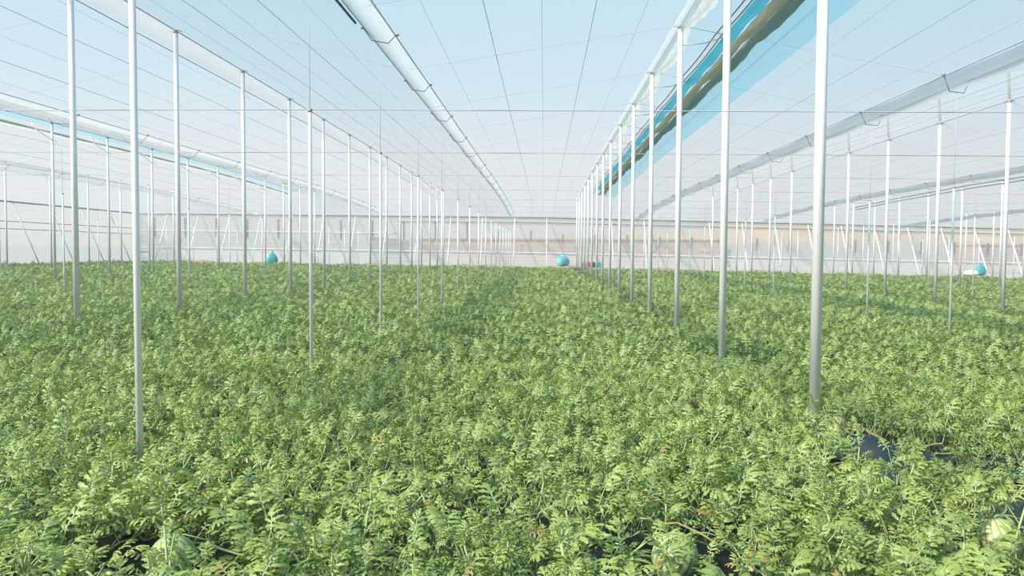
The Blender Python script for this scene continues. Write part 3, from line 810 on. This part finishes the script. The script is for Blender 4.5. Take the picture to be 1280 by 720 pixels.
# ------------------------------------------------------------------ melons
for (x, y, r, mt, lb, _) in MELONS:
    root = empty('watermelon', (x, y, ground(x) + r * .93)); tag(root, lb, 'watermelon', 'watermelons lying in the field')
    def mf(u, v, r=r):
        ph_ = PI * u; a = 2 * PI * v; rad = r * math.sin(ph_) * (1 + .012 * math.cos(13 * a))
        return (rad * math.cos(a), rad * math.sin(a), r * 1.04 * math.cos(ph_))
    o = MB().grid(mf, 24, 48, True).build('rind', M[mt], root)
    o.rotation_euler = (.35, .25, x)
    nrm = Vector((0, 0, r * 1.04)); nrm.rotate(o.rotation_euler)
    MB().tube([nrm * .98, nrm * 1.12 + Vector((.03, 0, 0)), nrm * 1.15 + Vector((.12, .03, -.01)), nrm * 1.0 + Vector((.30, .06, -.05))], [.007, .006, .005, .005], 6).build('stem', M['stem'], root)

# ------------------------------------------------------------------ torn mulch film, hose, dry vines and leaves
x0, y0 = GAP
def film(cx, cy, lx, ly, ang, h, seed, col, lb):
    def f(u, v):
        a = (u - .5) * lx; b2 = (v - .5) * ly
        z = .05 + h * math.sin(PI * v) ** 2 * (.6 + .4 * math.sin(u * 5 + seed)) + .015 * math.sin(u * 21 + 4 * v + seed)
        b2 += .05 * math.sin(u * 7 + seed)
        return (a * math.cos(ang) - b2 * math.sin(ang), a * math.sin(ang) + b2 * math.cos(ang), z)
    o = MB().grid(f, 50, 14).build('mulch_film', col, solid=.003); o.location = (cx, cy, ground(cx))
    tag(o, lb, 'plastic film', 'ruffled pieces of black mulch film'); return o
M['film'] = plain('blue_black_film', (.020, .038, .046), .36, 0, .6, .3, 3, .3)
film(x0, y0 + .1, 1.5, .55, -.25, .20, 1, M['film'], 'blue-black ruffled plastic film in the bare gap on the right')
film(x0 + .6, y0 - .35, .9, .35, -.35, .20, 3, M['film'], 'dark fold of plastic film at the right end of the bare gap')
film(x0 - .35, y0 - .5, 1.1, .45, -.12, .13, 5, M['film'], 'smaller blue-black film fold nearest the viewer in the bare gap')
def dry(pts, r, lb):
    mb = MB(); tag(mb.tube(pts, r, 6).build('dry_vine', M['drystem']), lb, 'dry vine', 'dry brown vines')
def gp(pxx, pyy, z=.2):
    d = (CAMZ - z) / (pyy - 314) * 1000; xx = (pxx - 680) / 1000 * d
    return (xx, d, z + ground(xx))
dry([gp(1052, 512), gp(1062, 515, .26), gp(1085, 530, .24), gp(1106, 540, .2)], .012, 'dry brown vine beside the striped melon on the right')
dry([gp(1112, 552), gp(1140, 562, .26), gp(1162, 568, .24), gp(1184, 582, .18)], .012, 'dry brown vine along the back edge of the bare gap')
dry([gp(1030, 576), gp(1045, 570, .24), gp(1066, 568, .2)], .010, 'short dry brown vine at the left end of the bare gap')
dry([gp(1040, 700), gp(1060, 690, .26), gp(1090, 702, .24), gp(1130, 716, .2)], .007, 'yellowish dry vine low in the nearest right leaves')
dry([gp(820, 655, .34), gp(850, 652, .36), gp(880, 665, .34), gp(905, 680, .3)], .006, 'yellow-green vine running over the large striped watermelon')
hb = MB().tube([(x0 - 1.0, y0 - .35, ground(x0) + .03), (x0 - .3, y0 - .42, ground(x0) + .05), (x0 + .5, y0 - .45, ground(x0) + .04), (x0 + 1.6, y0 - .7, ground(x0) + .03)], .011, 8)
tag(hb.build('drip_hose', M['post_dark']), 'black drip hose lying across the bare gap on the right', 'hose')

def dead_leaf(pxx, pyy, sz, lb, k_):
    p = gp(pxx, pyy, .38); n = 3
    me = leaf_mesh('dead_leaf', TPL[0], np.array([[0, 0, 0], [.02, .01, .01], [-.02, .02, 0]]), np.array([k_ * 1.3, k_ + 2.2, k_ + 4.]), np.array([.3, .5, .2]), np.array([.3, -.4, .1]),
                   np.array([sz, sz * .8, sz * .7]), np.array([.8, .8, .8]), np.array([.95, .8, 1.]))
    o = bpy.data.objects.new('dead_leaf', me); C.objects.link(o); o.location = p
    tag(o, lb, 'dead leaf', 'withered leaves')
dead_leaf(366, 532, .13, 'withered orange-brown leaves standing out between the second and third left poles', 1)
dead_leaf(723, 520, .12, 'dry tan leaves in the middle of the field, lower centre', 2)
dead_leaf(852, 506, .13, 'reddish-brown withered leaves in the middle right of the field', 3)
dead_leaf(940, 708, .14, 'withered orange leaves at the nearest edge, right of the large watermelon', 4)
dead_leaf(838, 704, .12, 'yellow-brown withered leaf just in front of the large watermelon', 5)
dead_leaf(1147, 545, .12, 'brown withered leaves at the back of the bare gap', 6)
dead_leaf(372, 470, .12, 'brown withered leaves at the foot of the second nearest left thin pole', 7)
dead_leaf(665, 672, .10, 'brown withered leaves low in the nearest middle foliage', 8)

# ------------------------------------------------------------------ thin humid haze filling the greenhouse
hm = bpy.data.materials.new('humid_haze'); hm.use_nodes = True; t = hm.node_tree; t.nodes.clear()
vs = t.nodes.new('ShaderNodeVolumeScatter'); vs.inputs['Color'].default_value = (.96, .98, 1, 1); vs.inputs['Density'].default_value = .0022; vs.inputs['Anisotropy'].default_value = .2
ho = t.nodes.new('ShaderNodeOutputMaterial'); t.links.new(vs.outputs[0], ho.inputs['Volume'])
o = MB().box(XL - 4, XR + 4, -12, YW + 4, -3, 12).build('haze', hm, smooth=False)
tag(o, 'thin humid haze filling the greenhouse air', 'haze', kind='stuff')
